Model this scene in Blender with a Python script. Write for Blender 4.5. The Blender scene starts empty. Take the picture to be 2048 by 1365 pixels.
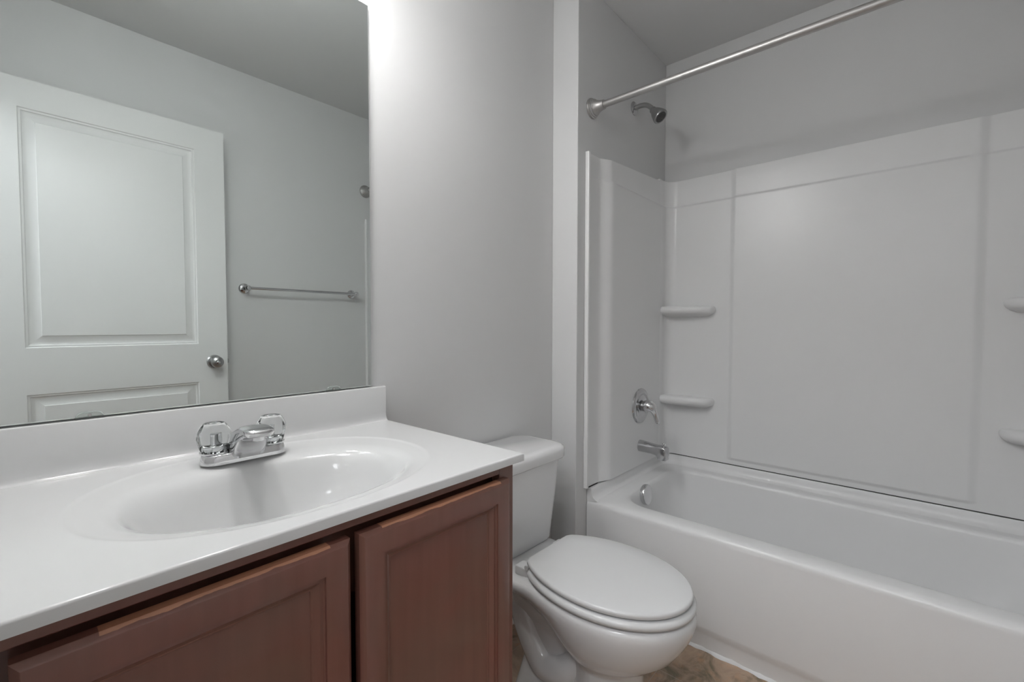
import bpy, bmesh, math, random
from mathutils import Vector, Matrix

sc = bpy.context.scene
col = sc.collection

# ------------------------------------------------------------------ camera
cam_d = bpy.data.cameras.new('camera')
cam_d.sensor_width = 36.0
cam_d.lens = 907.0 / 2048.0 * 36.0
cam_d.clip_start = 0.01
cam = bpy.data.objects.new('camera', cam_d)
col.objects.link(cam)
_r = Vector((0.66451197, -0.74727682, 0.00109404))
_u = Vector((0.02511476, 0.02379633, 0.99940131))
_f = Vector((0.74685546, 0.66408666, -0.03458062))
_r.normalize()
_u = (_u - _u.dot(_r) * _r).normalized()
_f = _u.cross(_r).normalized()
cam.matrix_world = Matrix(((_r.x, _u.x, -_f.x, 0.0), (_r.y, _u.y, -_f.y, 0.0), (_r.z, _u.z, -_f.z, 1.115), (0, 0, 0, 1)))
sc.camera = cam

# ------------------------------------------------------------------ world, light, exposure
sc.view_settings.view_transform = 'Standard'
sc.view_settings.look = 'None'
sc.view_settings.gamma = 1.0
sc.view_settings.use_curve_mapping = False
sc.view_settings.exposure = 0.1
BULB_POWER = 130.0      # emission strength of each vanity bulb
SHADE_POWER = 31.0      # glow of the frosted bell shades around them
HALL_WATTS = 21.0       # unseen area light added in the hall, soft fill through the doorway
world = bpy.data.worlds.new('world')
sc.world = world
world.use_nodes = True
world.node_tree.nodes['Background'].inputs[0].default_value = (0.85, 0.88, 0.95, 1)
world.node_tree.nodes['Background'].inputs[1].default_value = 0.3
ld = bpy.data.lights.new('hall_fill_light', 'AREA')
ld.shape = 'RECTANGLE'; ld.size = 0.6; ld.size_y = 0.6
ld.energy = HALL_WATTS; ld.color = (0.94, 0.96, 1.0)
lo = bpy.data.objects.new('hall_fill_light', ld)
lo.location = (-0.85, -0.05, 2.40)
col.objects.link(lo)

# ------------------------------------------------------------------ main dimensions (metres, camera stands over the origin)
YA = 1.104       # wall behind vanity and toilet
YB = 0.9846      # furred plumbing wall of the tub alcove
YO = -0.492      # opposite wall
XL = -0.085      # left wall with the doorway
XJ = 1.486       # jog where the alcove wall starts
XT = 1.5616      # tub apron
XB = 2.295       # long wall behind the tub
ZC = 2.444       # ceiling

# ------------------------------------------------------------------ materials
def mat(name, color, rough=0.5, metal=0.0, coat=0.0, trans=0.0, ior=1.45):
    m = bpy.data.materials.new(name); m.use_nodes = True
    b = m.node_tree.nodes['Principled BSDF']
    b.inputs['Base Color'].default_value = (*color, 1)
    b.inputs['Roughness'].default_value = rough
    b.inputs['Metallic'].default_value = metal
    b.inputs['Coat Weight'].default_value = coat
    b.inputs['Transmission Weight'].default_value = trans
    b.inputs['IOR'].default_value = ior
    return m

def bsdf(m): return m.node_tree.nodes['Principled BSDF']

def add_bump(m, scale, strength, dist=0.001, detail=4):
    nt = m.node_tree
    tc = nt.nodes.new('ShaderNodeTexCoord'); n = nt.nodes.new('ShaderNodeTexNoise'); bp = nt.nodes.new('ShaderNodeBump')
    n.inputs['Scale'].default_value = scale; n.inputs['Detail'].default_value = detail
    bp.inputs['Strength'].default_value = strength; bp.inputs['Distance'].default_value = dist
    nt.links.new(tc.outputs['Object'], n.inputs['Vector']); nt.links.new(n.outputs['Fac'], bp.inputs['Height'])
    nt.links.new(bp.outputs['Normal'], bsdf(m).inputs['Normal'])

M = {}
M['paint'] = mat('wall_paint', (0.69, 0.692, 0.692), 0.55); add_bump(M['paint'], 260, 0.12)
M['ceiling'] = mat('ceiling_paint', (0.69, 0.692, 0.692), 0.8); add_bump(M['ceiling'], 220, 0.15)
M['trim'] = mat('trim_enamel', (0.74, 0.745, 0.745), 0.35)
M['door'] = mat('door_enamel', (0.75, 0.755, 0.75), 0.38); add_bump(M['door'], 150, 0.05)
M['marble'] = mat('cultured_marble', (0.685, 0.688, 0.688), 0.16, coat=0.2)
M['acrylic'] = mat('white_acrylic', (0.82, 0.822, 0.822), 0.29)
M['porcelain'] = mat('porcelain', (0.77, 0.77, 0.77), 0.10, coat=0.3)
M['seat'] = mat('seat_enamel', (0.74, 0.745, 0.745), 0.22)
M['chrome'] = mat('chrome', (0.72, 0.72, 0.73), 0.07, 1.0)
M['brass'] = mat('satin_chrome', (0.56, 0.56, 0.57), 0.13, 1.0)
M['nickel'] = mat('brushed_nickel', (0.50, 0.49, 0.48), 0.42, 1.0)
M['dark_nickel'] = mat('worn_nickel', (0.42, 0.42, 0.42), 0.28, 1.0)
M['nozzle'] = mat('dark_rubber', (0.10, 0.10, 0.10), 0.5)
M['glass'] = mat('clear_acrylic', (0.97, 0.985, 0.985), 0.02, trans=1.0, ior=1.36)
M['clip'] = mat('clip_plastic', (0.93, 0.95, 0.94), 0.03, trans=1.0, ior=1.40)
M['mirror'] = mat('mirror_silver', (0.80, 0.845, 0.83), 0.0, 1.0)
M['mirror_edge'] = mat('mirror_edge', (0.50, 0.56, 0.54), 0.15)
M['caulk'] = mat('white_caulk', (0.82, 0.825, 0.83), 0.5); add_bump(M['caulk'], 60, 0.6, 0.003)
M['black'] = mat('shadow_black', (0.015, 0.013, 0.013), 0.6)
M['gap'] = mat('joint_dark', (0.05, 0.048, 0.046), 0.8)  # near-black fill for the joint line above the tub
for key, st in (('bulb', BULB_POWER), ('shade', SHADE_POWER)):
    m = bpy.data.materials.new('lamp_' + key); m.use_nodes = True
    b = bsdf(m); b.inputs['Base Color'].default_value = (0.85, 0.85, 0.85, 1)
    b.inputs['Emission Color'].default_value = (1.0, 0.995, 0.985, 1); b.inputs['Emission Strength'].default_value = st
    M[key] = m

def wood(name, wear_z=None):
    """dark stained maple; wear_z = object z above which the stain is rubbed off in patches"""
    m = mat(name, (0.09, 0.04, 0.03), 0.33, coat=0.5)
    nt = m.node_tree; L = nt.links; N = nt.nodes
    tc = N.new('ShaderNodeTexCoord'); mp = N.new('ShaderNodeMapping'); mp.inputs['Scale'].default_value = (18, 18, 1.2)
    n1 = N.new('ShaderNodeTexNoise'); n1.inputs['Scale'].default_value = 3.0; n1.inputs['Detail'].default_value = 6
    n2 = N.new('ShaderNodeTexNoise'); n2.inputs['Scale'].default_value = 7.0; n2.inputs['Detail'].default_value = 3
    L.new(tc.outputs['Object'], mp.inputs['Vector']); L.new(mp.outputs['Vector'], n1.inputs['Vector']); L.new(tc.outputs['Object'], n2.inputs['Vector'])
    r1 = N.new('ShaderNodeValToRGB'); e = r1.color_ramp.elements
    e[0].position = 0.3; e[0].color = (0.155, 0.063, 0.046, 1); e[1].position = 0.75; e[1].color = (0.218, 0.094, 0.070, 1)
    r2 = N.new('ShaderNodeValToRGB'); e = r2.color_ramp.elements
    e[0].position = 0.38; e[0].color = (0.176, 0.092, 0.067, 1); e[1].position = 0.62; e[1].color = (0.205, 0.076, 0.057, 1)
    L.new(n1.outputs['Fac'], r1.inputs['Fac']); L.new(n2.outputs['Fac'], r2.inputs['Fac'])
    mx = N.new('ShaderNodeMixRGB'); mx.inputs[0].default_value = 0.6
    L.new(r1.outputs['Color'], mx.inputs[1]); L.new(r2.outputs['Color'], mx.inputs[2])
    out = mx.outputs['Color']
    if wear_z is not None:
        sep = N.new('ShaderNodeSeparateXYZ'); L.new(tc.outputs['Object'], sep.inputs[0])
        gt = N.new('ShaderNodeMath'); gt.operation = 'GREATER_THAN'; gt.inputs[1].default_value = wear_z
        n4 = N.new('ShaderNodeTexNoise'); n4.inputs['Scale'].default_value = 28.0; n4.inputs['Detail'].default_value = 3
        L.new(tc.outputs['Object'], n4.inputs['Vector'])
        ma = N.new('ShaderNodeMath'); ma.operation = 'MULTIPLY_ADD'; ma.inputs[1].default_value = 0.006
        L.new(n4.outputs['Fac'], ma.inputs[0]); L.new(sep.outputs['Z'], ma.inputs[2]); L.new(ma.outputs[0], gt.inputs[0])
        g2 = N.new('ShaderNodeMath'); g2.operation = 'MAXIMUM'
        for i, (cx, e_) in enumerate(((0.190, 0.131), (-0.140, 0.118))):
            cp = N.new('ShaderNodeMath'); cp.operation = 'COMPARE'; cp.inputs[1].default_value = cx; cp.inputs[2].default_value = e_
            L.new(sep.outputs['X'], cp.inputs[0]); L.new(cp.outputs[0], g2.inputs[i])
        mu = N.new('ShaderNodeMath'); mu.operation = 'MULTIPLY'; L.new(gt.outputs[0], mu.inputs[0]); L.new(g2.outputs[0], mu.inputs[1])
        m2 = N.new('ShaderNodeMixRGB'); m2.inputs[2].default_value = (0.50, 0.235, 0.14, 1)
        L.new(mu.outputs[0], m2.inputs[0]); L.new(out, m2.inputs[1]); out = m2.outputs['Color']
    L.new(out, bsdf(m).inputs['Base Color'])
    return m
M['wood'] = wood('stained_maple')
M['wood_worn'] = wood('stained_maple_worn_edge', 0.8121)

def floor_mat():
    m = mat('slate_vinyl_tile', (0.2, 0.15, 0.12), 0.42)
    nt = m.node_tree; L = nt.links; N = nt.nodes
    tc = N.new('ShaderNodeTexCoord')
    n1 = N.new('ShaderNodeTexNoise'); n1.inputs['Scale'].default_value = 11; n1.inputs['Detail'].default_value = 9; n1.inputs['Roughness'].default_value = 0.65
    n1.inputs['Distortion'].default_value = 0.8
    n2 = N.new('ShaderNodeTexNoise'); n2.inputs['Scale'].default_value = 26; n2.inputs['Detail'].default_value = 6
    L.new(tc.outputs['Object'], n1.inputs['Vector']); L.new(tc.outputs['Object'], n2.inputs['Vector'])
    r = N.new('ShaderNodeValToRGB'); el = r.color_ramp.elements
    el[0].position = 0.36; el[0].color = (0.22, 0.185, 0.125, 1); el[1].position = 0.66; el[1].color = (0.62, 0.46, 0.34, 1)
    k = el.new(0.5); k.color = (0.50, 0.365, 0.265, 1)
    L.new(n1.outputs['Fac'], r.inputs['Fac'])
    r2 = N.new('ShaderNodeValToRGB'); el = r2.color_ramp.elements
    el[0].position = 0.52; el[0].color = (0, 0, 0, 1); el[1].position = 0.70; el[1].color = (1, 1, 1, 1)
    L.new(n2.outputs['Fac'], r2.inputs['Fac'])
    sm = N.new('ShaderNodeMath'); sm.operation = 'MULTIPLY'; sm.inputs[1].default_value = 0.55
    L.new(r2.outputs['Color'], sm.inputs[0])
    mx = N.new('ShaderNodeMixRGB'); mx.inputs[2].default_value = (0.62, 0.37, 0.22, 1)
    L.new(sm.outputs[0], mx.inputs[0]); L.new(r.outputs['Color'], mx.inputs[1])
    # 0.407 m square tiles, joints at x = 1.388 and y = 1.005, each tile a little lighter or darker
    br = N.new('ShaderNodeTexBrick'); br.offset = 0.0; br.squash = 1.0
    br.inputs['Scale'].default_value = 1.0; br.inputs['Brick Width'].default_value = 0.407; br.inputs['Row Height'].default_value = 0.407
    br.inputs['Mortar Size'].default_value = 0.0012; br.inputs['Mortar Smooth'].default_value = 0.2
    br.inputs['Color1'].default_value = (1, 1, 1, 1); br.inputs['Color2'].default_value = (0.72, 0.72, 0.72, 1); br.inputs['Mortar'].default_value = (0.5, 0.5, 0.5, 1)
    mp = N.new('ShaderNodeMapping'); mp.inputs['Location'].default_value = (-1.388 + 0.407 * 20, -1.005 + 0.407 * 20, 0)
    L.new(tc.outputs['Object'], mp.inputs['Vector']); L.new(mp.outputs['Vector'], br.inputs['Vector'])
    m1 = N.new('ShaderNodeMixRGB'); m1.blend_type = 'MULTIPLY'; m1.inputs[0].default_value = 1
    L.new(mx.outputs['Color'], m1.inputs[1]); L.new(br.outputs['Color'], m1.inputs[2])
    m2 = N.new('ShaderNodeMixRGB'); m2.inputs[2].default_value = (0.5, 0.41, 0.34, 1)
    L.new(br.outputs['Fac'], m2.inputs[0]); L.new(m1.outputs['Color'], m2.inputs[1])
    L.new(m2.outputs['Color'], bsdf(m).inputs['Base Color'])
    bp = N.new('ShaderNodeBump'); bp.inputs['Strength'].default_value = 0.25; bp.inputs['Distance'].default_value = 0.002
    L.new(n1.outputs['Fac'], bp.inputs['Height']); L.new(bp.outputs['Normal'], bsdf(m).inputs['Normal'])
    return m
M['floor'] = floor_mat()

# ------------------------------------------------------------------ mesh helpers
def nb(): return bmesh.new()

def box(bm, x0, x1, y0, y1, z0, z1, bev=0.0, seg=2):
    vs = [bm.verts.new((x, y, z)) for x in (x0, x1) for y in (y0, y1) for z in (z0, z1)]
    idx = ((0, 1, 3, 2), (4, 6, 7, 5), (0, 4, 5, 1), (2, 3, 7, 6), (0, 2, 6, 4), (1, 5, 7, 3))
    fs = [bm.faces.new([vs[i] for i in f]) for f in idx]
    if bev:
        es = list({e for f in fs for e in f.edges})
        bmesh.ops.bevel(bm, geom=es, offset=bev, segments=seg, affect='EDGES', profile=0.5)

def loft(bm, rings, cap0=False, cap1=False, closed=True):
    R = [[bm.verts.new(p) for p in r] for r in rings]
    n = len(R[0])
    for a, b_ in zip(R, R[1:]):
        for i in range(n if closed else n - 1):
            j = (i + 1) % n
            try: bm.faces.new((a[i], a[j], b_[j], b_[i]))
            except ValueError: pass
    if cap0: bm.faces.new(list(reversed(R[0])))
    if cap1: bm.faces.new(R[-1])
    return R

def basis(axis):
    w = Vector(axis).normalized()
    t = Vector((0, 0, 1)) if abs(w.z) < 0.9 else Vector((1, 0, 0))
    u = t.cross(w).normalized(); v = w.cross(u)
    return u, v, w

def lathe(bm, prof, origin=(0, 0, 0), axis=(0, 0, 1), seg=40, flute=None):
    """prof = [(radius, height)...]; flute(theta, k) scales the radius"""
    u, v, w = basis(axis); o = Vector(origin)
    rings = []
    for k, (r, h) in enumerate(prof):
        ring = []
        for i in range(seg):
            t = 2 * math.pi * i / seg
            rr = max(r, 1e-5) * (flute(t, k) if flute else 1)
            ring.append(o + w * h + u * (rr * math.cos(t)) + v * (rr * math.sin(t)))
        rings.append(ring)
    loft(bm, rings, cap0=True, cap1=True)

def tube(bm, pts, rad, seg=20, sx=1.0):
    pts = [Vector(p) for p in pts]
    n = len(pts)
    if not isinstance(rad, (list, tuple)): rad = [rad] * n
    rings = []; up = None
    for i, p in enumerate(pts):
        d = (pts[min(i + 1, n - 1)] - pts[max(i - 1, 0)]).normalized()
        if up is None:
            up = basis(d)[0]
        up = (up - up.dot(d) * d).normalized(); v = d.cross(up)
        rings.append([p + up * (rad[i] * sx * math.cos(2 * math.pi * k / seg)) + v * (rad[i] * math.sin(2 * math.pi * k / seg)) for k in range(seg)])
    loft(bm, rings, True, True)

def spline(pts, n=8):
    """Catmull-Rom through the points"""
    P = [Vector(p) for p in pts]; P = [P[0] * 2 - P[1]] + P + [P[-1] * 2 - P[-2]]
    out = []
    for i in range(1, len(P) - 2):
        for k in range(n):
            t = k / n
            a, b_, c, d = P[i - 1], P[i], P[i + 1], P[i + 2]
            out.append(0.5 * ((2 * b_) + (c - a) * t + (2 * a - 5 * b_ + 4 * c - d) * t * t + (3 * b_ - a - 3 * c + d) * t ** 3))
    out.append(P[-2])
    return out

def rrect(x0, x1, y0, y1, r, z, n=8):
    out = []
    for cx, cy, a0 in ((x1 - r, y1 - r, 0), (x0 + r, y1 - r, 90), (x0 + r, y0 + r, 180), (x1 - r, y0 + r, 270)):
        for k in range(n + 1):
            a = math.radians(a0 + 90 * k / n)
            out.append((cx + r * math.cos(a), cy + r * math.sin(a), z))
    return out

def sm(t):
    t = min(1.0, max(0.0, t)); return t * t * (3 - 2 * t)

def obj(name, bm, m, parent=None, smooth=True, ang=38, bevel=0.0, wn=False):
    """links a bmesh as one mesh object; vertices are given in world coordinates"""
    bmesh.ops.remove_doubles(bm, verts=bm.verts, dist=1e-6)
    bmesh.ops.recalc_face_normals(bm, faces=bm.faces)
    if parent is not None:
        off = Vector(parent.get('_org', (0, 0, 0)))
        bmesh.ops.translate(bm, verts=bm.verts, vec=-off)
    me = bpy.data.meshes.new(name); bm.to_mesh(me); bm.free()
    for mm in (m if isinstance(m, (list, tuple)) else [m]): me.materials.append(mm)
    if smooth:
        me.shade_smooth()
        me.set_sharp_from_angle(angle=math.radians(ang))
    o = bpy.data.objects.new(name, me); col.objects.link(o)
    if parent is not None:
        o.parent = parent
        o['_org'] = tuple(parent.get('_org', (0, 0, 0)))
    if bevel:
        md = o.modifiers.new('bevel', 'BEVEL'); md.width = bevel; md.segments = 2; md.limit_method = 'ANGLE'; md.angle_limit = math.radians(40)
    return o

def thing(name, label, cat, loc, group=None):
    o = bpy.data.objects.new(name, None); col.objects.link(o)
    o.empty_display_size = 0.05
    o.location = loc; o['_org'] = tuple(loc); o['label'] = label; o['category'] = cat
    if group: o['group'] = group
    return o

def tag(o, label, cat, group=None):
    o['label'] = label; o['category'] = cat
    if group: o['group'] = group
    return o

def struct(name, bm, m, label=None, **kw):
    o = obj(name, bm, m, **kw); o['kind'] = 'structure'
    if label: o['label'] = label
    return o

def copy_tree(o, off, parent=None):
    c = o.copy(); col.objects.link(c)
    if parent is None: c.location = Vector(o.location) + Vector(off)
    else: c.parent = parent
    for ch in list(o.children): copy_tree(ch, off, c)
    return c

# ------------------------------------------------------------------ the room
T = 0.115
bm = nb(); box(bm, -1.5, XB + T, YO - 1.2, YA + T, -0.1, 0.0); struct('floor', bm, M['floor'], smooth=False)
bm = nb(); box(bm, -1.5, XB + T, YO - 1.2, YA + T, ZC, ZC + 0.1); struct('ceiling', bm, M['ceiling'], smooth=False)
bm = nb(); box(bm, XL - T, XB + T, YA, YA + T, 0, ZC); struct('wall_back', bm, M['paint'], smooth=False)
bm = nb(); box(bm, XJ, XB, YB, YA, 0, ZC); struct('wall_alcove', bm, M['paint'], smooth=False, bevel=0.003)
bm = nb(); box(bm, XB, XB + T, YO - T, YA, 0, ZC); struct('wall_right', bm, M['paint'], smooth=False)
bm = nb(); box(bm, XL - T, XB, YO - T, YO, 0, ZC); struct('wall_front', bm, M['paint'], smooth=False)
# left wall with the doorway the camera looks through
DY0, DY1, DZ = -0.445, 0.385, 2.075
bm = nb()
box(bm, XL - T, XL, DY1, YA, 0, ZC); box(bm, XL - T, XL, YO, DY0, 0, ZC); box(bm, XL - T, XL, DY0, DY1, DZ, ZC)
struct('wall_left', bm, M['paint'], smooth=False)
bm = nb()
j = 0.018
box(bm, XL - T - 0.002, XL + 0.002, DY0, DY0 + j, 0, DZ); box(bm, XL - T - 0.002, XL + 0.002, DY1 - j, DY1, 0, DZ); box(bm, XL - T - 0.002, XL + 0.002, DY0, DY1, DZ - j, DZ)
box(bm, XL, XL + 0.014, DY1 - 0.006, DY1 + 0.056, 0, DZ + 0.056); box(bm, XL, XL + 0.014, DY0 - 0.045, DY1 + 0.056, DZ - 0.006, DZ + 0.056)
struct('trim_1', bm, M['trim'], smooth=False, bevel=0.003)
# hall beyond the doorway
bm = nb()
box(bm, -1.5, -1.4, YO - 1.2, YA + T, 0, ZC); box(bm, -1.5, XL - T, YO - 1.3, YO - 1.2, 0, ZC); box(bm, -1.5, XL - T, YA + T, YA + 2 * T, 0, ZC)
box(bm, XL - T - 0.001, XL - T, YO - 1.2, YO - T, 0, ZC)
struct('wall_hall', bm, M['paint'], smooth=False)

def baseboard(name, x0, x1, y0, y1):
    bm = nb(); box(bm, x0, x1, y0, y1, 0, 0.083); struct(name, bm, M['trim'], smooth=False, bevel=0.003)
baseboard('baseboard_back', 0.69, XJ, YA - 0.012, YA)
baseboard('baseboard_alcove', XJ - 0.012, XJ, YB - 0.012, YA - 0.012)
baseboard('baseboard_jog', XJ - 0.012, XT - 0.001, YB - 0.012, YB)
baseboard('baseboard_front', XL, XT - 0.001, YO, YO + 0.012)

# caulk bead along the tub, uneven
random.seed(4)
bm = nb(); rings = []
n = 90
for i in range(n + 1):
    y = YO + (YB - YO - 0.001) * i / n
    w = 0.007 + 0.002 * math.sin(i * 0.9) + random.uniform(-0.002, 0.0025); h = 0.008 + random.uniform(-0.002, 0.003)
    xa = XT + 0.0125
    rings.append([(xa, y, 0.0), (xa - w, y, 0.0), (xa - w * 0.75, y, h * 0.45), (xa - w * 0.3, y, h), (xa, y, h * 1.25)])
loft(bm, rings, True, True); struct('trim_2', bm, M['caulk'], label='uneven white caulk bead along the foot of the tub', ang=60)

# ------------------------------------------------------------------ room door, open against the opposite wall
DX0, DX1, DF, DB = -0.064, 0.750, -0.392, -0.427
def panel_cell(bm, cell, pan, y, s):
    """cell rect with one moulded raised panel; s=+1 faces +y, -1 faces -y"""
    x0, x1, z0, z1 = pan
    def rc(d, dep): return [(x0 + d, y - s * dep, z0 + d), (x1 - d, y - s * dep, z0 + d), (x1 - d, y - s * dep, z1 - d), (x0 + d, y - s * dep, z1 - d)]
    a, b_, c, d = cell
    loft(bm, [[(a, y, c), (b_, y, c), (b_, y, d), (a, y, d)], rc(0, 0), rc(0.003, 0.004), rc(0.009, 0.0045), rc(0.012, 0.0085), rc(0.019, 0.0110), rc(0.024, 0.0110),
              rc(0.046, 0.0045), rc(0.0480, 0.0015)], cap1=True)
bm = nb()
for y, s in ((DF, 1), (DB, -1)):
    panel_cell(bm, (DX0, DX1, 0.93, 2.06), (0.058, 0.628, 1.024, 1.950), y, s)
    panel_cell(bm, (DX0, DX1, 0.012, 0.93), (0.058, 0.628, 0.24, 0.840), y, s)
o_ = [(DX0, 0.012), (DX1, 0.012), (DX1, 0.93), (DX1, 2.06), (DX0, 2.06), (DX0, 0.93)]
loft(bm, [[(x, DF, z) for x, z in o_], [(x, DB, z) for x, z in o_]])
door = struct('door_1', bm, M['door'], label='white two-panel interior door standing open along the far wall, seen in the mirror', ang=20)
door['category'] = 'door'
def knob(yf, s):
    bm = nb()
    lathe(bm, [(0.0, 0.0), (0.033, 0.0), (0.033, 0.004), (0.029, 0.009), (0.016, 0.011), (0.0125, 0.016), (0.0125, 0.028), (0.018, 0.033), (0.0255, 0.040), (0.0275, 0.050), (0.025, 0.060), (0.017, 0.066), (0.010, 0.0675), (0.0, 0.0675)],
          (0.692, yf, 0.935), (0, s, 0))
    k = obj('door_knob', bm, M['dark_nickel'], door)
    bm = nb(); lathe(bm, [(0, 0), (0.008, 0), (0.008, 0.003), (0.005, 0.0045), (0, 0.0045)], (0.692, yf + s * 0.0674, 0.935), (0, s, 0), 20)
    obj('lock_button', bm, M['chrome'], k)
knob(DF, 1); knob(DB, -1)
bm = nb(); box(bm, DX1, DX1 + 0.0015, DB + 0.006, DF - 0.006, 0.905, 0.965); box(bm, DX1, DX1 + 0.009, DB + 0.011, DF - 0.011, 0.924, 0.946, 0.003)
obj('latch_plate', bm, M['dark_nickel'], door)
for z in (0.25, 1.05, 1.85):
    bm = nb(); lathe(bm, [(0, 0), (0.006, 0), (0.006, 0.09), (0, 0.09)], (DX0 - 0.006, DF + 0.004, z), (0, 0, 1), 16); box(bm, DX0 - 0.008, DX0 + 0.0005, DB + 0.004, DF, z, z + 0.09)
    obj('hinge', bm, M['dark_nickel'], door)

# ------------------------------------------------------------------ mirror with clips
MX0, MX1, MZ0, MZ1 = -0.02, 0.660, 0.9515, 1.954
mir = thing('wall_mirror', 'large frameless mirror on the wall above the vanity backsplash', 'mirror', (0.32, YA, MZ0))
bm = nb(); box(bm, MX0, MX1, 1.0945, YA - 0.0005, MZ0, MZ1); obj('glass_edge', bm, M['mirror_edge'], mir, smooth=False)
bm = nb()
def mr(d, y): return [(MX0 + d, y, MZ0 + d), (MX1 - d, y, MZ0 + d), (MX1 - d, y, MZ1 - d), (MX0 + d, y, MZ1 - d)]
loft(bm, [mr(0.0, 1.0944), mr(0.0015, 1.0932)], cap0=True, cap1=True); obj('mirror_pane', bm, M['mirror'], mir, smooth=False)
def clip(x, label):
    t = thing('mirror_clip', label, 'clip', (x, 1.0932, MZ0), 'clear clips under the mirror')
    bm = nb(); rings = []
    for y in (1.0930, 1.0910):
        d = 0.0 if y > 1.0925 else 0.0008
        prof = [(-0.019 + d, -0.004), (-0.019 + d, 0.002), (-0.0155 + d, 0.0075 - d), (-0.009, 0.0095 - d), (0.009, 0.0095 - d), (0.0155 - d, 0.0075 - d), (0.019 - d, 0.002), (0.019 - d, -0.004)]
        rings.append([(x + px, y, MZ0 + 0.0005 + pz) for px, pz in prof])
    loft(bm, rings, True, True); obj('clip_body', bm, M['clip'], t, bevel=0.0005)
    bm = nb(); lathe(bm, [(0, 0), (0.0026, 0), (0.0026, 0.0005), (0.0016, 0.0009), (0, 0.0009)], (x, 1.0911, MZ0 + 0.0035), (0, -1, 0), 16); obj('screw', bm, M['nickel'], t)
clip(0.100, 'small clear plastic clip holding the mirror bottom, left of the faucet')
clip(0.552, 'small clear plastic clip holding the mirror bottom, near its right corner')

# ------------------------------------------------------------------ vanity cabinet
CX0, CX1, CF = -0.060, 0.688, 0.609
van = thing('vanity_cabinet', 'dark reddish brown vanity cabinet under the white sink top', 'cabinet', (0.314, 0.85, 0))
bm = nb()
box(bm, CX0, CX0 + 0.016, CF + 0.019, YA - 0.003, 0, 0.838); box(bm, CX1 - 0.016, CX1, CF + 0.019, YA - 0.003, 0, 0.838)
box(bm, CX0 + 0.016, CX1 - 0.016, YA - 0.012, YA - 0.003, 0.1, 0.838); box(bm, CX0 + 0.016, CX1 - 0.016, CF + 0.019, YA - 0.012, 0.095, 0.108)
box(bm, CX0 + 0.016, CX1 - 0.016, CF + 0.065, CF + 0.08, 0, 0.095)
box(bm, CX0 + 0.016, CX1 - 0.016, CF + 0.036, CF + 0.041, 0.700, 0.838)
obj('carcass', bm, M['wood'], van, smooth=False)
bm = nb()
box(bm, CX0, CX0 + 0.04, CF, CF + 0.019, 0.095, 0.838); box(bm, CX1 - 0.04, CX1, CF, CF + 0.019, 0.095, 0.838)
box(bm, CX0 + 0.04, CX1 - 0.04, CF, CF + 0.019, 0.8195, 0.838); box(bm, CX0 + 0.04, CX1 - 0.04, CF, CF + 0.019, 0.095, 0.13)
obj('face_frame', bm, M['wood'], van, smooth=False, bevel=0.0012)
def cab_door(x0, x1, z0, z1):
    yb, yf = CF - 0.0012, CF - 0.0205
    def rc(d, y): return [(x0 + d, y, z0 + d), (x1 - d, y, z0 + d), (x1 - d, y, z1 - d), (x0 + d, y, z1 - d)]
    bm = nb()
    loft(bm, [rc(0.0, yb), rc(0, yf + 0.0065), rc(0.001, yf + 0.005), rc(0.0062, yf + 0.0006), rc(0.0075, yf), rc(0.0385, yf), rc(0.0388, yf + 0.0040), rc(0.0405, yf + 0.0052), rc(0.0455, yf + 0.0050),
              rc(0.0470, yf + 0.0062), rc(0.0525, yf + 0.0108), rc(0.0550, yf + 0.0112), rc(0.0562, yf + 0.0128)], cap0=True)
    d = obj('cabinet_door', bm, M['wood_worn'], van, ang=25)
    bm = nb(); q = 0.0558
    vs = [bm.verts.new(p) for p in rc(q, yf + 0.0125)]; bm.faces.new(vs)
    vs = [bm.verts.new(p) for p in rc(q, yf + 0.0165)]; bm.faces.new(vs)
    obj('door_panel', bm, M['wood'], d, smooth=False)
    return d
cab_door(-0.004, 0.322, 0.10, 0.812)
cab_door(0.336, 0.661, 0.10, 0.812)

# ------------------------------------------------------------------ vanity top with integral bowl and backsplash
ZT = 0.855
top = thing('sink_countertop', 'glossy white cultured marble vanity top with integral oval sink bowl', 'sink', (0.31, 0.85, 0.839))
TX0, TX1, TF = -0.080, 0.700, 0.589
def superell(cx, cy, a, b_, n_, th):
    c, s = math.cos(th), math.sin(th)
    return cx + a * math.copysign(abs(c) ** (2 / n_), c), cy + b_ * math.copysign(abs(s) ** (2 / n_), s)
bm = nb(); NT = 160
OC = (0.320, 0.833, 0.275, 0.214); IC = (0.318, 0.802, 0.209, 0.145)
def oell(k):   # angle so that rectangle corners are hit
    return 2 * math.pi * k / NT
def rectpt(th, d, z):
    x0, x1, y0, y1 = TX0 + d, TX1 - d, TF + d, 1.0845 - d
    cx, cy = 0.32, 0.833
    c, s = math.cos(th), math.sin(th)
    tx = ((x1 - cx) / c if c > 1e-9 else (x0 - cx) / c if c < -1e-9 else 1e9)
    ty = ((y1 - cy) / s if s > 1e-9 else (y0 - cy) / s if s < -1e-9 else 1e9)
    t = min(tx, ty); return (cx + c * t, cy + s * t, z)
angs = [oell(k) for k in range(NT)]
for x in (TX0, TX1):
    for y in (TF, 1.0845): angs.append(math.atan2(y - 0.833, x - 0.32) % (2 * math.pi))
angs = sorted(set(round(a, 7) for a in angs))
def ell(e, s, z, n_=2.0): 
    return [(*superell(e[0], e[1], e[2] * s, e[3] * s, n_, a), z) for a in angs]
def ellm(e0, e1, t, z, n_=2.2):
    e = [e0[i] * (1 - t) + e1[i] * t for i in range(4)]; return ell(e, 1.0, z, n_)
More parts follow.
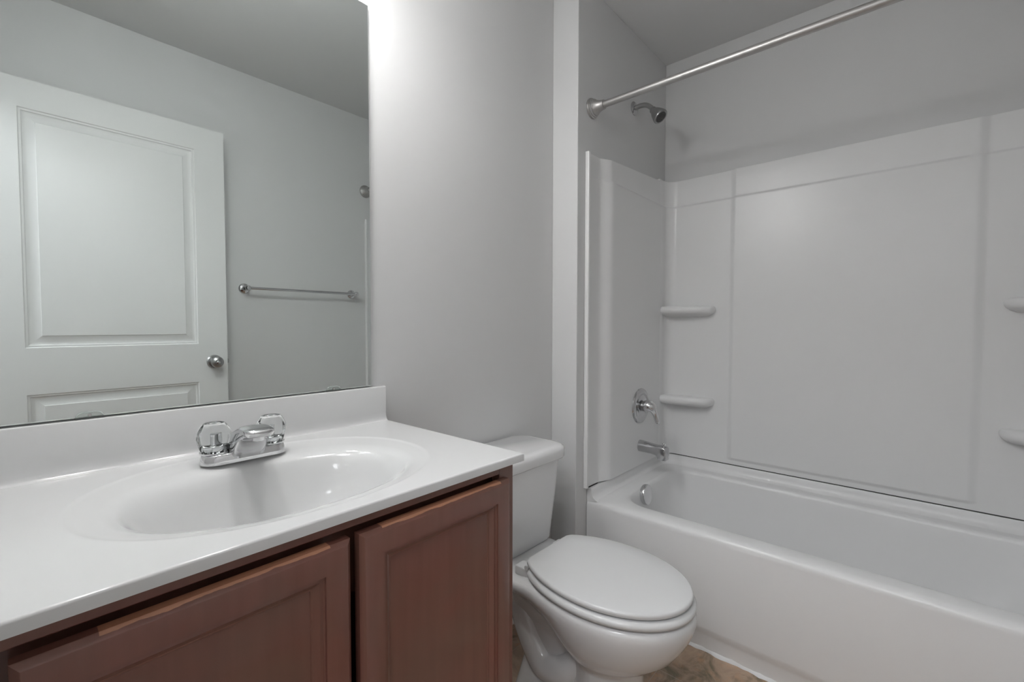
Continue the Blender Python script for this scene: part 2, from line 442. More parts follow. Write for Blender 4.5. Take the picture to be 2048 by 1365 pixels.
rings = [[rectpt(a, 0.004, ZT - 0.016) for a in angs], [rectpt(a, 0.0, ZT - 0.0155) for a in angs], [rectpt(a, 0.0, ZT - 0.003) for a in angs], [rectpt(a, 0.001, ZT - 0.0008) for a in angs], [rectpt(a, 0.003, ZT) for a in angs], [rectpt(a, 0.0045, ZT) for a in angs],
         ell(OC, 1.012, ZT, 2.2), ell(OC, 1.0, ZT, 2.2), ell(OC, 0.992, ZT - 0.0003, 2.2), ell(OC, 0.975, ZT - 0.0012, 2.2), ell(OC, 0.96, ZT - 0.0016, 2.2),
         ellm(OC, IC, 0.55, ZT - 0.0038, 2.2), ellm(OC, IC, 0.80, ZT - 0.0068), ellm(OC, IC, 0.92, ZT - 0.0125), ell(IC, 1.0, ZT - 0.019, 2.2), ell(IC, 0.96, ZT - 0.031, 2.15), ell(IC, 0.92, ZT - 0.047, 2.05),
         ell(IC, 0.84, ZT - 0.078), ell(IC, 0.72, ZT - 0.105), ell(IC, 0.55, ZT - 0.124), ell(IC, 0.35, ZT - 0.134), ell((0.318, 0.802, 0.022, 0.022), 1.0, ZT - 0.138)]
loft(bm, rings, cap0=False, cap1=True)
# outer skin of the bowl below the slab
loft(bm, [[rectpt(a, 0.004, ZT - 0.016) for a in angs], ell(IC, 1.04, ZT - 0.017, 2.1), ell(IC, 0.98, ZT - 0.06), ell(IC, 0.80, ZT - 0.115), ell(IC, 0.35, ZT - 0.15)], cap1=True)
obj('countertop', bm, M['marble'], top, ang=50)
# backsplash with cove
bm = nb()
prof = [(YA - 0.0005, ZT - 0.015), (1.0846, ZT - 0.015), (1.0746, ZT - 0.0002), (1.0776, ZT + 0.0010), (1.0808, ZT + 0.0040), (1.0835, ZT + 0.0105), (1.0846, ZT + 0.022), (1.0846, 0.9445), (1.0856, 0.9468), (1.0880, 0.9480), (1.0925, 0.9480), (YA - 0.0005, 0.9480)]
loft(bm, [[(x, y + (0.004 if (x in (TX0, TX1 - 0.0015) and k not in (0, 11)) else 0) * 0, z) for k, (y, z) in enumerate(prof)] for x in (TX0, TX1 - 0.0025)], True, True)
obj('backsplash', bm, M['marble'], top, bevel=0.0)
bm = nb(); lathe(bm, [(0, 0.001), (0.0215, 0.001), (0.0215, 0.004), (0.018, 0.0055), (0.016, 0.003), (0.014, 0.004), (0.0, 0.006)], (0.318, 0.802, ZT - 0.1385)); obj('drain', bm, M['chrome'], top)

# ------------------------------------------------------------------ faucet
FX, FY, FZ = 0.313, 0.986, ZT - 0.0008
fau = thing('faucet', 'chrome two-handle faucet with clear knobs behind the sink bowl', 'faucet', (FX, FY, FZ))
bm = nb()
def stad(hw, hd, z): return rrect(FX - hw, FX + hw, FY - hd, FY + hd, hd * 0.96, z, 10)
loft(bm, [stad(0.0755, 0.0275, FZ), stad(0.0755, 0.0275, FZ + 0.003), stad(0.0735, 0.0262, FZ + 0.012), stad(0.0720, 0.0250, FZ + 0.0165), stad(0.0690, 0.0225, FZ + 0.0188), stad(0.060, 0.015, FZ + 0.0195)], True, True)
obj('base_plate', bm, M['chrome'], fau)
# spout: sections run from the base forward; each is a round-topped slab
bm = nb(); rings = []
secs = [  # y bottom, z bottom, y top, z top, half width
    (1.000, 0.004, 1.002, 0.006, 0.034), (0.990, 0.004, 0.996, 0.026, 0.0335), (0.975, 0.004, 0.984, 0.044, 0.0325), (0.960, 0.004, 0.966, 0.058, 0.0315),
    (0.948, 0.004, 0.946, 0.067, 0.0305), (0.936, 0.020, 0.924, 0.0715, 0.0290), (0.922, 0.036, 0.903, 0.0730, 0.0275), (0.905, 0.0465, 0.884, 0.0725, 0.0262), (0.888, 0.0515, 0.868, 0.0708, 0.0250), (0.874, 0.0530, 0.856, 0.0680, 0.0230), (0.864, 0.0540, 0.851, 0.0650, 0.0190), (0.8575, 0.0555, 0.849, 0.0615, 0.012)]
for yb, zb, yt, zt, w in secs:
    yb, yt = [(y + 0.012 if y > 0.948 else 0.960 - (0.948 - y) * 0.76) for y in (yb, yt)]
    ring = []
    for k in range(28):
        t = 2 * math.pi * k / 28
        cx = math.copysign(abs(math.cos(t)) ** 0.45, math.cos(t)); sz = math.copysign(abs(math.sin(t)) ** (0.45 if math.sin(t) < 0 else 0.75), math.sin(t))
        f = (sz + 1) / 2
        ring.append((FX + w * cx, yb + (yt - yb) * f, FZ + zb + (zt - zb) * f))
    rings.append(ring)
loft(bm, rings, True, True); obj('spout', bm, M['chrome'], fau, ang=55)
bm = nb(); lathe(bm, [(0, 0), (0.0105, 0), (0.0105, 0.007), (0.009, 0.008), (0, 0.008)], (FX, 0.911, FZ + 0.0535), (0, 0.05, -1), 24); obj('aerator', bm, M['chrome'], fau)
def fau_handle(x):
    z0 = FZ + 0.0192
    bm = nb()
    lathe(bm, [(0, 0), (0.0245, 0), (0.0245, 0.0025), (0.021, 0.004), (0.019, 0.0055), (0.019, 0.014), (0.0165, 0.0165), (0.007, 0.017), (0.006, 0.019), (0.006, 0.034), (0.0, 0.034)], (x, FY + 0.002, z0))
    h = obj('handle', bm, M['chrome'], fau)
    bm = nb()
    fl = lambda t, k: 1.0 if k in (0, 9, 10, 11, 12) else 1.0 + 0.045 * math.cos(8 * t)
    lathe(bm, [(0.0195, 0.005), (0.0220, 0.0055), (0.0235, 0.010), (0.0262, 0.020), (0.0280, 0.029), (0.0278, 0.035), (0.0262, 0.041), (0.0235, 0.047), (0.0205, 0.052), (0.0192, 0.0548), (0.0170, 0.0562), (0.0150, 0.0555), (0.0142, 0.0545), (0.0, 0.0535)],
          (x, FY + 0.002, z0), seg=64, flute=fl)
    # hollow core around the stem
    lathe(bm, [(0.0195, 0.005), (0.0194, 0.0148), (0.0168, 0.0174), (0.0074, 0.0178), (0.0064, 0.0195), (0.0064, 0.0345), (0.0, 0.0346)], (x, FY + 0.002, z0), seg=64)
    obj('acrylic_knob', bm, M['glass'], h, ang=60)
    bm = nb(); lathe(bm, [(0, 0), (0.011, 0), (0.012, 0.001), (0.011, 0.0022), (0.0, 0.0028)], (x, FY + 0.002, z0 + 0.0538), seg=28); obj('index_cap', bm, M['glass'], h)
fau_handle(FX - 0.0508); fau_handle(FX + 0.0508)

# ------------------------------------------------------------------ vanity light over the mirror (the lamp whose glints show in the sink)
vl = thing('vanity_light', 'chrome vanity light bar with two frosted bell shades above the mirror', 'lamp', (0.30, YA, 2.20))
bm = nb(); box(bm, 0.07, 0.53, YA - 0.03, YA, 2.145, 2.255, 0.008, 3); obj('back_plate', bm, M['chrome'], vl)
for x in (0.15, 0.45):
    bm = nb(); lathe(bm, [(0, 0), (0.03, 0), (0.03, 0.006), (0.018, 0.012), (0.009, 0.020), (0.009, 0.233), (0, 0.233)], (x, YA - 0.029, 2.20), (0, -1, 0)); s = obj('socket', bm, M['chrome'], vl)
    yl = YA - 0.262
    bm = nb(); lathe(bm, [(0, 0), (0.022, 0), (0.024, -0.03), (0, -0.03)], (x, yl, 2.215)); obj('cup', bm, M['chrome'], s)
    bm = nb(); lathe(bm, [(0.020, 2.19), (0.030, 2.185), (0.038, 2.17), (0.044, 2.145), (0.050, 2.115), (0.058, 2.085), (0.067, 2.065), (0.065, 2.064), (0.055, 2.085), (0.047, 2.115), (0.041, 2.145), (0.035, 2.168), (0.028, 2.182), (0.018, 2.187)], (x, yl, 0)); obj('bell_shade', bm, M['shade'], vl)
    bm = nb(); bmesh.ops.create_uvsphere(bm, u_segments=32, v_segments=20, radius=0.030, matrix=Matrix.Translation((x, yl, 2.074))); obj('bulb', bm, M['bulb'], s)

# ------------------------------------------------------------------ towel bar on the opposite wall
tb = thing('towel_bar', 'slim chrome towel bar on the far wall, seen in the mirror', 'towel bar', (1.17, YO, 1.31))
bm = nb(); tube(bm, [(0.862, YO + 0.066, 1.309), (1.476, YO + 0.066, 1.309)], 0.0075, 20); obj('bar', bm, M['chrome'], tb)
for x, s in ((0.862, 1), (1.476, 1)):
    bm = nb(); lathe(bm, [(0, 0), (0.027, 0), (0.027, 0.004), (0.024, 0.008), (0.020, 0.010), (0.0125, 0.015), (0.0095, 0.025), (0.0095, 0.048), (0.0125, 0.055), (0.0145, 0.064), (0.0135, 0.073), (0.009, 0.079), (0.0, 0.081)], (x, YO, 1.309), (0, 1, 0)); obj('post', bm, M['chrome'], tb)

# ------------------------------------------------------------------ toilet
TXC = 1.098
toi = thing('toilet', 'white two-piece toilet with closed lid between vanity and tub', 'toilet', (TXC, 0.75, 0))
def egg(yb, yf, hw, z, n=64, flat=0.0, xo=0.0):
    """plan outline, blunt at the back (yb), elongated to the front (yf)"""
    out = []; ym = yb - (yb - yf) * 0.42
    for k in range(n):
        t = 2 * math.pi * k / n
        c, s = math.cos(t), math.sin(t)
        if s >= 0:
            p = 2.0 + flat * 2.2
            x = hw * math.copysign(abs(c) ** (2 / p), c); y = ym + (yb - ym) * s ** (2 / p)
        else:
            x = hw * c; y = ym + (ym - yf) * s
        out.append((TXC + x + xo, y, z))
    return out
def cut(yb, yf, hw, z, yv=0.868, ym=0.622, n=80):
    """egg outline sliced straight across the back"""
    out = []
    for k in range(n):
        t = 2 * math.pi * (k + 0.5) / n
        c, s_ = math.cos(t), math.sin(t)
        b_ = (yv - ym) if s_ > 0 else (ym - yf)
        r = 1.0 / math.sqrt((c / hw) ** 2 + (s_ / b_) ** 2)
        if s_ > 0.05:
            rl = (yb - ym) / s_
            r = (r ** -70 + rl ** -70) ** (-1 / 70)
        out.append((TXC + r * c, ym + r * s_, z))
    return out
bm = nb()
def keyhole(yb, yf, hw, hb, z, te=0.62, ym=0.622):
    out = []
    for k in range(41):                       # front half ellipse, right to left
        t = math.pi * k / 40
        out.append((TXC + hw * math.cos(t), ym - (ym - yf) * math.sin(t), z))
    rc = 0.035
    side = []
    for k in range(1, 13):
        t = k / 12; y = ym + (yb - rc - ym) * t
        side.append((hb + (hw - hb) * (1 - sm(min(1.0, t / te))), y))
    cor = [(hb - rc + rc * math.cos(math.radians(a)), yb - rc + rc * math.sin(math.radians(a))) for a in (18, 36, 54, 72, 90)]
    half = side + cor
    out += [(TXC - x, y, z) for x, y in half] + [(TXC + x, y, z) for x, y in reversed(half)]
    return [(x, y, z_ - 0.012 * sm((y - 0.77) / 0.10) * sm((z_ - 0.30) / 0.05)) for x, y, z_ in out]
R_ = [keyhole(*q) for q in ((0.890, 0.505, 0.112, 0.106, 0.0), (0.890, 0.505, 0.112, 0.106, 0.018), (0.887, 0.511, 0.107, 0.100, 0.040), (0.882, 0.518, 0.102, 0.090, 0.070), (0.880, 0.522, 0.099, 0.078, 0.098, 0.5), (0.878, 0.523, 0.097, 0.066, 0.125, 0.45), (0.880, 0.522, 0.097, 0.056, 0.155, 0.45), (0.905, 0.520, 0.098, 0.054, 0.200, 0.42),
      (0.922, 0.515, 0.101, 0.054, 0.221, 0.42), (0.930, 0.498, 0.113, 0.056, 0.228, 0.46), (0.950, 0.467, 0.134, 0.062, 0.246, 0.52), (0.985, 0.430, 0.155, 0.078, 0.280), (1.025, 0.407, 0.168, 0.098, 0.315), (1.055, 0.396, 0.174, 0.116, 0.337), (1.072, 0.389, 0.1775, 0.136, 0.355), (1.080, 0.386, 0.179, 0.146, 0.368), (1.080, 0.386, 0.179, 0.147, 0.381), (1.077, 0.389, 0.176, 0.144, 0.390), (1.070, 0.396, 0.169, 0.137, 0.3945), (1.03, 0.45, 0.11, 0.09, 0.3945))]
loft(bm, R_, True, True)
bowl = obj('bowl', bm, M['porcelain'], toi, ang=60)
# trapway: the S-bend that shows on both flanks of the pedestal
for s in (-1, 1):
    bm = nb()
    pts = spline([(TXC + s * 0.024, 0.965, 0.325), (TXC + s * 0.028, 0.938, 0.290), (TXC + s * 0.034, 0.895, 0.230), (TXC + s * 0.040, 0.850, 0.160), (TXC + s * 0.048, 0.795, 0.112), (TXC + s * 0.050, 0.735, 0.125), (TXC + s * 0.044, 0.69, 0.165), (TXC + s * 0.035, 0.66, 0.21)], 8)
    tube(bm, pts, [0.034 + 0.010 * math.sin(math.pi * i / (len(pts) - 1)) for i in range(len(pts))], 24)
    obj('trapway', bm, M['porcelain'], toi)
for s in (-1, 1):
    bm = nb(); lathe(bm, [(0.015, 0), (0.0155, 0.004), (0.013, 0.016), (0.008, 0.022), (0, 0.024)], (TXC + s * 0.098, 0.80, 0.02), seg=24); obj('bolt_cap', bm, M['seat'], toi)
# tank
bm = nb()
def tk(hw, y0, r, z): return rrect(TXC - hw, TXC + hw, y0, 1.082, r, z, 8)
loft(bm, [tk(0.140, 0.930, 0.035, 0.3835), tk(0.156, 0.921, 0.042, 0.3865), tk(0.161, 0.917, 0.046, 0.398), tk(0.165, 0.914, 0.05, 0.43), tk(0.178, 0.903, 0.052, 0.56), tk(0.186, 0.893, 0.055, 0.668)], True, True)
obj('tank', bm, M['porcelain'], toi, ang=50)
bm = nb()
def tl(hw, y0, r, z): return rrect(TXC - hw, TXC + hw, y0, 1.088, r, z, 10)
loft(bm, [tl(0.178, 0.897, 0.05, 0.665), tl(0.194, 0.882, 0.055, 0.6665), tl(0.197, 0.878, 0.058, 0.672), tl(0.198, 0.877, 0.058, 0.694), tl(0.195, 0.880, 0.058, 0.703), tl(0.188, 0.888, 0.055, 0.7085), tl(0.172, 0.905, 0.05, 0.711)], True, True)
obj('tank_lid', bm, M['porcelain'], toi, ang=50)
bm = nb(); lathe(bm, [(0, 0), (0.014, 0), (0.014, 0.006), (0.009, 0.009), (0.009, 0.016), (0, 0.016)], (TXC - 0.160, 0.9005, 0.625), (0, -1, 0), 24)
tube(bm, [(TXC - 0.160, 0.889, 0.625), (TXC - 0.145, 0.886, 0.622), (TXC - 0.118, 0.886, 0.616)], [0.006, 0.0065, 0.008], 14); obj('flush_lever', bm, M['chrome'], toi)
# seat ring and lid
def slab(name, yb, yf, hw, z0, z1, rnd, parent, flat, dome=0.0):
    bm = nb()
    def e(d, z): return cut(yb - d, yf + d, hw - d, z, 0.880 - d)
    loft(bm, [e(rnd * 1.6, z0), e(rnd * 0.5, z0 + 0.001), e(0, z0 + rnd), e(0, z1 - rnd), e(rnd * 0.35, z1 - rnd * 0.3), e(rnd * 1.1, z1), e(0.06, z1 + dome * 0.6), e(0.11, z1 + dome)], True, True)
    return obj(name, bm, M['seat'], parent, ang=50)
bm = nb()
def e2(d, z): return cut(0.818 - d, 0.386 + d, 0.179 - d, z, 0.880 - d)
loft(bm, [e2(0.06, 0.3975), e2(0.012, 0.3970), e2(0.001, 0.402), e2(0.0, 0.410), e2(0.004, 0.4165), e2(0.012, 0.4190), e2(0.055, 0.4185), e2(0.062, 0.412), e2(0.06, 0.3975)])
seat = obj('seat', bm, M['seat'], toi, ang=60)
lid = slab('lid', 0.828, 0.394, 0.172, 0.4235, 0.4395, 0.006, toi, .95, 0.002)
for s in (-1, 1):
    bm = nb(); box(bm, TXC + s * 0.092 - 0.019, TXC + s * 0.092 + 0.019, 0.814, 0.866, 0.3830, 0.4100, 0.004, 3)
    h = obj('seat_hinge', bm, M['seat'], toi)
    bm = nb(); lathe(bm, [(0, 0), (0.007, 0), (0.007, 0.052), (0, 0.052)], (TXC + s * 0.088 - 0.026, 0.820, 0.4165), (1, 0, 0), 18); obj('hinge_pin', bm, M['seat'], h)

# ------------------------------------------------------------------ bathtub
tub = thing('bathtub', 'white alcove bathtub with smooth apron beside the toilet', 'bathtub', ((XT + XB) / 2, (YB + YO) / 2, 0))
bm = nb()
E_ = 0.0015
def tr(x0, z, r=0.004): return rrect(x0, XB - E_, YO + E_, YB - E_, r, z, 10)
def ti(d, r, z, dy0=0.0, dy1=0.0): return rrect(1.640 + d, 2.205 - d, -0.395 + d + dy0, 0.876 - d - dy1, r, z, 10)
loft(bm, [tr(XT + 0.012, 0.0), tr(XT + 0.012, 0.052), tr(XT + 0.008, 0.063), tr(XT + 0.0015, 0.078), tr(XT, 0.09), tr(XT, 0.385), tr(XT + 0.002, 0.396), tr(XT + 0.007, 0.404), tr(XT + 0.014, 0.409), tr(XT + 0.024, 0.411),
          ti(-0.012, 0.125, 0.4115), ti(-0.004, 0.12, 0.4095), ti(0.0015, 0.118, 0.404), ti(0.005, 0.116, 0.394), ti(0.010, 0.115, 0.36), ti(0.030, 0.13, 0.20, 0.06), ti(0.042, 0.14, 0.13, 0.10), ti(0.060, 0.15, 0.098, 0.13), ti(0.095, 0.14, 0.081, 0.16), ti(0.16, 0.09, 0.077, 0.2)], cap1=True)
obj('tub_body', bm, M['acrylic'], tub, ang=50)
# raised tiling flange with cove on three sides
def upath(inset, r, xs=XT + 0.004, n=10):
    x1, y1, y0 = XB - E_ - inset, YB - E_ - inset, YO + E_ + inset
    p = [(xs, y1)]
    for k in range(n + 1):
        a = math.radians(90 - 90 * k / n); p.append((x1 - r + r * math.cos(a), y1 - r + r * math.sin(a)))
    for k in range(n + 1):
        a = math.radians(0 - 90 * k / n); p.append((x1 - r + r * math.cos(a), y0 + r + r * math.sin(a)))
    p.append((xs, y0)); return p
bm = nb()
prof = [(0.0, 0.400), (0.050, 0.4085), (0.040, 0.4118), (0.031, 0.4175), (0.0255, 0.426), (0.0225, 0.438), (0.0215, 0.451), (0.0190, 0.4550), (0.0, 0.4555)]
rows = []
for d, z in prof:
    r = 0.075 - d * 0.6 if d > 0 else 0.01
    rows.append([(x, y, z - (0.0 if z < 0.41 else 0.0)) for x, y in upath(d, r)])
cols = list(zip(*rows)); loft(bm, [list(c) for c in cols], True, True)
obj('wall_flange', bm, M['acrylic'], tub, ang=55)
bm = nb()
yy = 0.876 - 0.0115
dirn = Vector((0, -1, 0.12)).normalized(); oo = Vector((1.846, yy + 0.004, 0.378))
lathe(bm, [(0, 0), (0.041, 0), (0.0435, 0.004), (0.0435, 0.016), (0.0415, 0.0195), (0.037, 0.021), (0, 0.0225)], oo, dirn, 40); obj('overflow_cover', bm, M['chrome'], tub)
bm = nb(); lathe(bm, [(0, 0), (0.034, 0), (0.036, 0.002), (0.030, 0.004), (0.022, 0.002), (0.018, 0.010), (0, 0.012)], (1.90, 0.62, 0.0772), (0, 0, 1)); obj('tub_drain', bm, M['chrome'], tub)
bm = nb(); box(bm, XB - 0.0178, XB - 0.003, YO + 0.004, YB - 0.05, 0.4555, 0.4607); box(bm, XT + 0.004, XT + 0.075, YB - 0.009, YB - 0.003, 0.4555, 0.4607)
obj('seam', bm, M['gap'], tub, smooth=False)['label'] = 'dark joint line above the tub'

# ------------------------------------------------------------------ tub surround
sur = thing('tub_surround', 'white moulded three-wall surround panels above the bathtub', 'shower surround', ((XT + XB) / 2, (YB + YO) / 2, 0.46))
ZS0 = 0.4607
def frange(a, b_, n): return [a + (b_ - a) * i / n for i in range(n + 1)]
ZB = 1.711     # moulded step under the top band
zs = frange(ZS0, 0.475, 2) + frange(0.4765, 0.502, 12) + frange(0.54, 1.66, 14) + [1.69, 1.699] + frange(1.702, 1.718, 12) + [1.722, 1.74]
def band(z): return 0.0065 * (1 - sm((z - (ZB - 0.008)) / 0.013))
def end_panel(name, y_wall, s, x0=0.0):
    """s = +1: panel on the plumbing wall facing -y; -1: on the opposite wall"""
    xs = [1.5395, 1.5405, 1.5425, 1.549, 1.551, 1.5535, 1.556, 1.60, 1.628] + frange(1.634, 1.716, 12) + [1.74] + frange(1.80, 2.215, 6)
    def dep(x):
        if x < 1.5515: d = 0.0175 if x > 1.5415 else (0.0165 if x > 1.540 else 0.0145)
        elif x < 1.5525: d = 0.0165
        else: d = 0.0075
        d += 0.0185 * sm((x - 1.636) / 0.074) ** 0.9
        return d
    bm = nb(); rings = []
    xs = [x + x0 * max(0.0, 1 - (x - 1.54) / 0.3) for x in xs]; dep0 = dep
    dep = lambda x: dep0(x - x0 if x < 1.62 + x0 else x)
    ztop = lambda x: 1.797 + 0.033 * max(0.0, (x - 1.62) / 0.55)
    for x in xs:
        r = [(x, y_wall - s * 0.0012, ZS0)]
        for z in zs + [ztop(x) - 0.006, ztop(x) - 0.002, ztop(x)]:
            k = sm((x - 1.60) / 0.10)
            d = dep(x) + (band(z) * k if x > 1.556 else 0)
            if z > ztop(x) - 0.001: d -= 0.003
            r.append((x, y_wall - s * d, z))
        r.append((x, y_wall - s * 0.0012, ztop(x)))
        rings.append(r)
    loft(bm, rings, True, True)
    return obj(name, bm, M['acrylic'], sur, ang=32)
end_panel('end_panel', YB, 1)
end_panel('end_panel', YO, -1, 0.034)
# back panel wraps both corners with a cove
bm = nb()
PY1, PY0 = YB - 0.0264, YO + 0.0264     # faces of the end returns
XF = XB - 0.0175
rc_ = 0.052
plan = [(2.178, PY1 + 0.0006, 0, 1), (2.18, PY1, 0, 1), (XF - rc_ - 0.01, PY1, 0, 1)]
for k in range(13):
    a = math.radians(90 - 90 * k / 12); plan.append((XF - rc_ + rc_ * math.cos(a), PY1 - rc_ + rc_ * math.sin(a), math.cos(a), math.sin(a)))
ys = frange(PY1 - rc_ - 0.02, 0.70, 5) + frange(0.675, 0.622, 20) + frange(0.60, -0.12, 10) + frange(-0.132, -0.192, 20) + frange(-0.20, PY0 + rc_ + 0.02, 5)
plan += [(XF, y, 1, 0) for y in ys]
for k in range(13):
    a = math.radians(-90 * k / 12); plan.append((XF - rc_ + rc_ * math.cos(a), PY0 + rc_ + rc_ * math.sin(a), math.cos(a), math.sin(a)))
plan += [(XF - rc_ - 0.01, PY0, 0, -1), (2.18, PY0, 0, -1), (2.178, PY0 - 0.0006, 0, -1)]
ZT2 = 1.840
rings = []
for x, y, nx, ny in plan:
    cz = lambda z: (1 - sm((y - 0.632) / 0.026)) * sm((y + 0.182) / 0.034)
    r = [(XB - 0.001 if nx > 0.5 else x, (y if nx > 0.5 else (YB - 0.001 if ny > 0 else YO + 0.001)), ZS0)]
    for z in zs + [1.79, 1.834, 1.838, ZT2]:
        d = band(z)
        d += 0.0095 * cz(z) * sm((z - 0.478) / 0.018)
        if z > 1.837: d -= 0.003 if z > 1.839 else 0.0008
        r.append((x - nx * d, y - ny * d, z))
    r.append((XB - 0.001 if nx > 0.5 else x, (y if nx > 0.5 else (YB - 0.001 if ny > 0 else YO + 0.001)), ZT2))
    rings.append(r)
loft(bm, rings, True, True)
obj('back_panel', bm, M['acrylic'], sur, ang=35)
# moulded corner shelves
def shelf(zt, flip):
    bm = nb(); rings = []
    pts = spline([Vector((2.186, 0.962, 0)), Vector((2.187, 0.90, 0)), Vector((2.191, 0.83, 0)), Vector((2.202, 0.765, 0)), Vector((2.222, 0.733, 0)), Vector((2.250, 0.718, 0)), Vector((2.279, 0.714, 0))], 6)
    for i, p in enumerate(pts):
        t = i / (len(pts) - 1)
        b_ = Vector((2.2795, p.y + 0.022 * sm(t), 0))
        base = b_ if i else Vector((2.2795, 0.962, 0))
        out = (p - base); L_ = max(out.length, 1e-4); out /= L_
        if L_ < 0.004: out = Vector((0, -1, 0))
        pr = [(-L_, 0.0), (-0.024, 0.0), (-0.013, -0.001), (-0.0045, -0.005), (0.0, -0.015), (-0.001, -0.026), (-0.007, -0.034), (-0.018, -0.040), (-0.045, -0.046), (-L_, -0.054)]
        ring = []
        for dd, dz in pr:
            dd = max(dd, -L_)
            v = p + out * dd
            yv = v.y if not flip else (YB + YO) - v.y
            ring.append((v.x, yv, zt + dz))
        rings.append(ring)
    loft(bm, rings, True, True)
    o = obj('corner_shelf', bm, M['acrylic'], sur, ang=60)
for z in (1.210, 0.765):
    shelf(z, False); shelf(z, True)

# ------------------------------------------------------------------ shower rod
RX, RZ = 1.582, 1.977
rod = thing('shower_rod', 'brushed nickel curtain rod spanning the tub alcove', 'curtain rod', (RX, (YB + YO) / 2, RZ))
bm = nb(); tube(bm, [(RX, YB - 0.02, RZ), (RX, YO + 0.02, RZ)], 0.0128, 32); obj('rod', bm, M['nickel'], rod)
for y, s in ((YB, -1), (YO, 1)):
    bm = nb(); lathe(bm, [(0, 0), (0.0385, 0), (0.0395, 0.003), (0.0385, 0.008), (0.0345, 0.010), (0.0345, 0.014), (0.0310, 0.017), (0.0310, 0.021), (0.0265, 0.026), (0.0225, 0.034), (0.0195, 0.044), (0.0180, 0.054), (0.0178, 0.058), (0.0128, 0.058), (0, 0.058)], (RX, y, RZ), (0, s, 0))
    obj('flange', bm, M['nickel'], rod)

# ------------------------------------------------------------------ shower head
HX, HZ = 1.944, 2.105
sh = thing('wall_shower', 'small worn shower head on a bent arm above the surround', 'shower head', (HX, YB, HZ))
bm = nb(); lathe(bm, [(0, 0), (0.0305, 0), (0.0305, 0.003), (0.026, 0.007), (0.014, 0.010), (0.0, 0.010)], (HX, YB, HZ), (0, -1, 0)); obj('escutcheon', bm, M['brass'], sh)
bm = nb(); tube(bm, spline([(HX, YB - 0.004, HZ), (HX, YB - 0.035, HZ + 0.003), (HX, YB - 0.062, HZ - 0.004), (HX, YB - 0.082, HZ - 0.020), (HX, YB - 0.094, HZ - 0.036)], 6), 0.0105, 20); obj('shower_arm', bm, M['dark_nickel'], sh)
bm = nb(); hd = Vector((0, -0.66, -0.75)).normalized(); ho = Vector((HX, YB - 0.088, HZ - 0.030))
lathe(bm, [(0, 0), (0.0135, 0.0), (0.0160, 0.004), (0.0155, 0.012), (0.0185, 0.016), (0.0240, 0.026), (0.0310, 0.046), (0.0335, 0.056), (0.0335, 0.060), (0.0320, 0.0625), (0.0275, 0.0615), (0, 0.0615)], ho, hd, 36); head = obj('head', bm, M['dark_nickel'], sh)
bm = nb(); lathe(bm, [(0, 0.0616), (0.0250, 0.0616), (0.0250, 0.0630), (0, 0.0640)], ho, hd, 36)
u, v, w = basis(hd)
for rr, nn in ((0.007, 6), (0.0135, 12), (0.020, 18)):
    for i in range(nn):
        a = 2 * math.pi * i / nn
        lathe(bm, [(0, 0.0625), (0.0017, 0.0625), (0.0013, 0.0660), (0, 0.0660)], ho + u * rr * math.cos(a) + v * rr * math.sin(a), hd, 8)
obj('spray_face', bm, M['nozzle'], head)['label'] = 'dark nozzle plate'

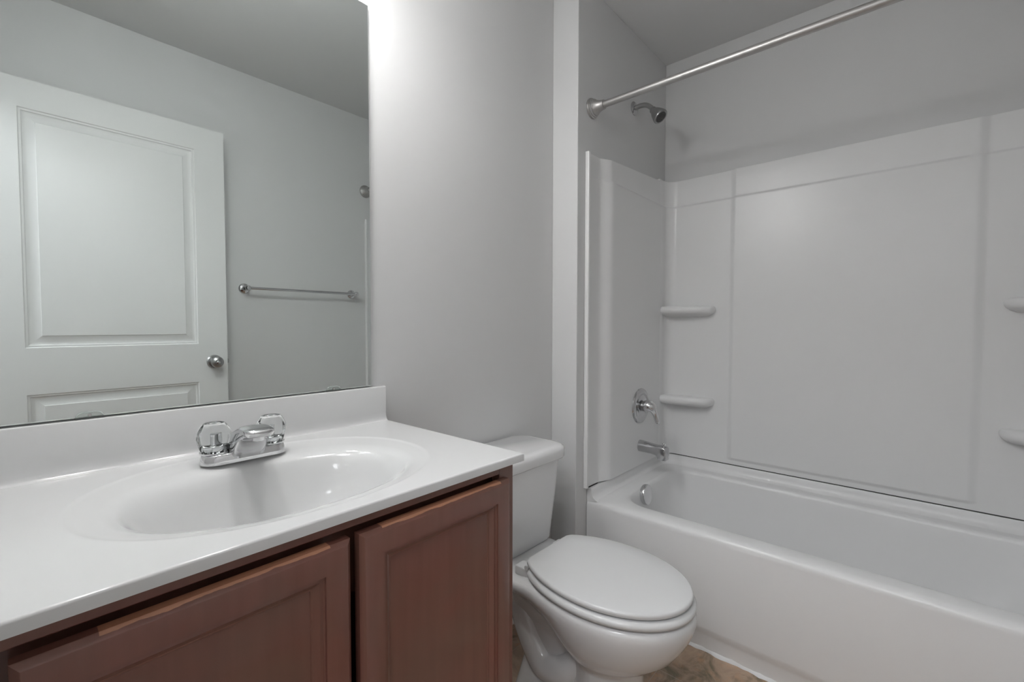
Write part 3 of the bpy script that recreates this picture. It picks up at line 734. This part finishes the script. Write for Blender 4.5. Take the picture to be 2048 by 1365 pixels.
# ------------------------------------------------------------------ shower valve
VX, VZ, VY = 1.972, 0.740, YB - 0.0305
va = thing('shower_valve', 'round chrome shower valve with a drooping lever handle', 'valve', (VX, VY, VZ))
bm = nb(); lathe(bm, [(0, 0), (0.0815, 0), (0.0825, 0.003), (0.080, 0.008), (0.072, 0.0125), (0.062, 0.0145), (0.054, 0.0125), (0.050, 0.0120), (0.046, 0.0135), (0.030, 0.0165), (0, 0.017)], (VX, VY, VZ), (0, -1, 0), 56); obj('escutcheon', bm, M['brass'], va)
bm = nb(); lathe(bm, [(0, 0.015), (0.0235, 0.015), (0.0230, 0.026), (0.0225, 0.032), (0.0, 0.032)], (VX, VY, VZ), (0, -1, 0), 32); obj('sleeve', bm, M['dark_nickel'], va)
bm = nb()
pts = spline([(VX, VY - 0.028, VZ + 0.002), (VX, VY - 0.046, VZ + 0.002), (VX + 0.002, VY - 0.062, VZ - 0.008), (VX + 0.005, VY - 0.072, VZ - 0.028), (VX + 0.009, VY - 0.078, VZ - 0.052), (VX + 0.013, VY - 0.084, VZ - 0.074)], 6)
rad = [0.0245, 0.0245, 0.0245, 0.0245, 0.0245, 0.0245, 0.0240, 0.0235, 0.023, 0.022, 0.021, 0.020, 0.0185, 0.017, 0.0155, 0.014, 0.013, 0.012, 0.0112, 0.0105, 0.0100, 0.0096, 0.0094, 0.0092, 0.0090, 0.0092, 0.0094, 0.0094, 0.0092, 0.0080, 0.0050]
rad = [r * 1.15 for r in (rad + [0.005] * 40)[:len(pts)]]
tube(bm, pts, rad, 24); obj('lever_handle', bm, M['chrome'], va)

# ------------------------------------------------------------------ tub spout
SX, SZ = 1.973, 0.553
sp = thing('tub_spout', 'chrome tub spout with diverter pin below the valve', 'spout', (SX, VY, SZ))
bm = nb(); rings = []
for yy, zc, hw, hh, pw in ((0.0, 0.0, 0.0262, 0.0270, 1.0), (0.006, 0.0, 0.0262, 0.0270, 1.0), (0.03, -0.001, 0.0255, 0.0258, 0.95), (0.06, -0.003, 0.0242, 0.0240, 0.85), (0.085, -0.006, 0.0236, 0.0235, 0.7), (0.093, -0.010, 0.0236, 0.0270, 0.5), (0.098, -0.015, 0.0236, 0.0320, 0.38), (0.124, -0.0165, 0.0234, 0.0315, 0.34), (0.131, -0.0170, 0.0222, 0.0300, 0.36), (0.134, -0.0175, 0.0195, 0.0270, 0.4)):
    rings.append([(SX + hw * math.copysign(abs(math.cos(t)) ** pw, math.cos(t)), VY - yy, SZ + zc + hh * math.copysign(abs(math.sin(t)) ** pw, math.sin(t))) for t in [2 * math.pi * k / 32 for k in range(32)]])
loft(bm, rings, True, True); obj('spout_body', bm, M['brass'], sp, ang=45)
bm = nb(); lathe(bm, [(0, 0), (0.0035, 0), (0.0035, 0.010), (0.0065, 0.011), (0.0070, 0.013), (0.0055, 0.0155), (0, 0.016)], (SX, VY - 0.118, SZ + 0.0145), (0, 0, 1), 20); obj('diverter_pin', bm, M['chrome'], sp)

for o in list(bpy.data.objects):
    if '_org' in o: del o['_org']
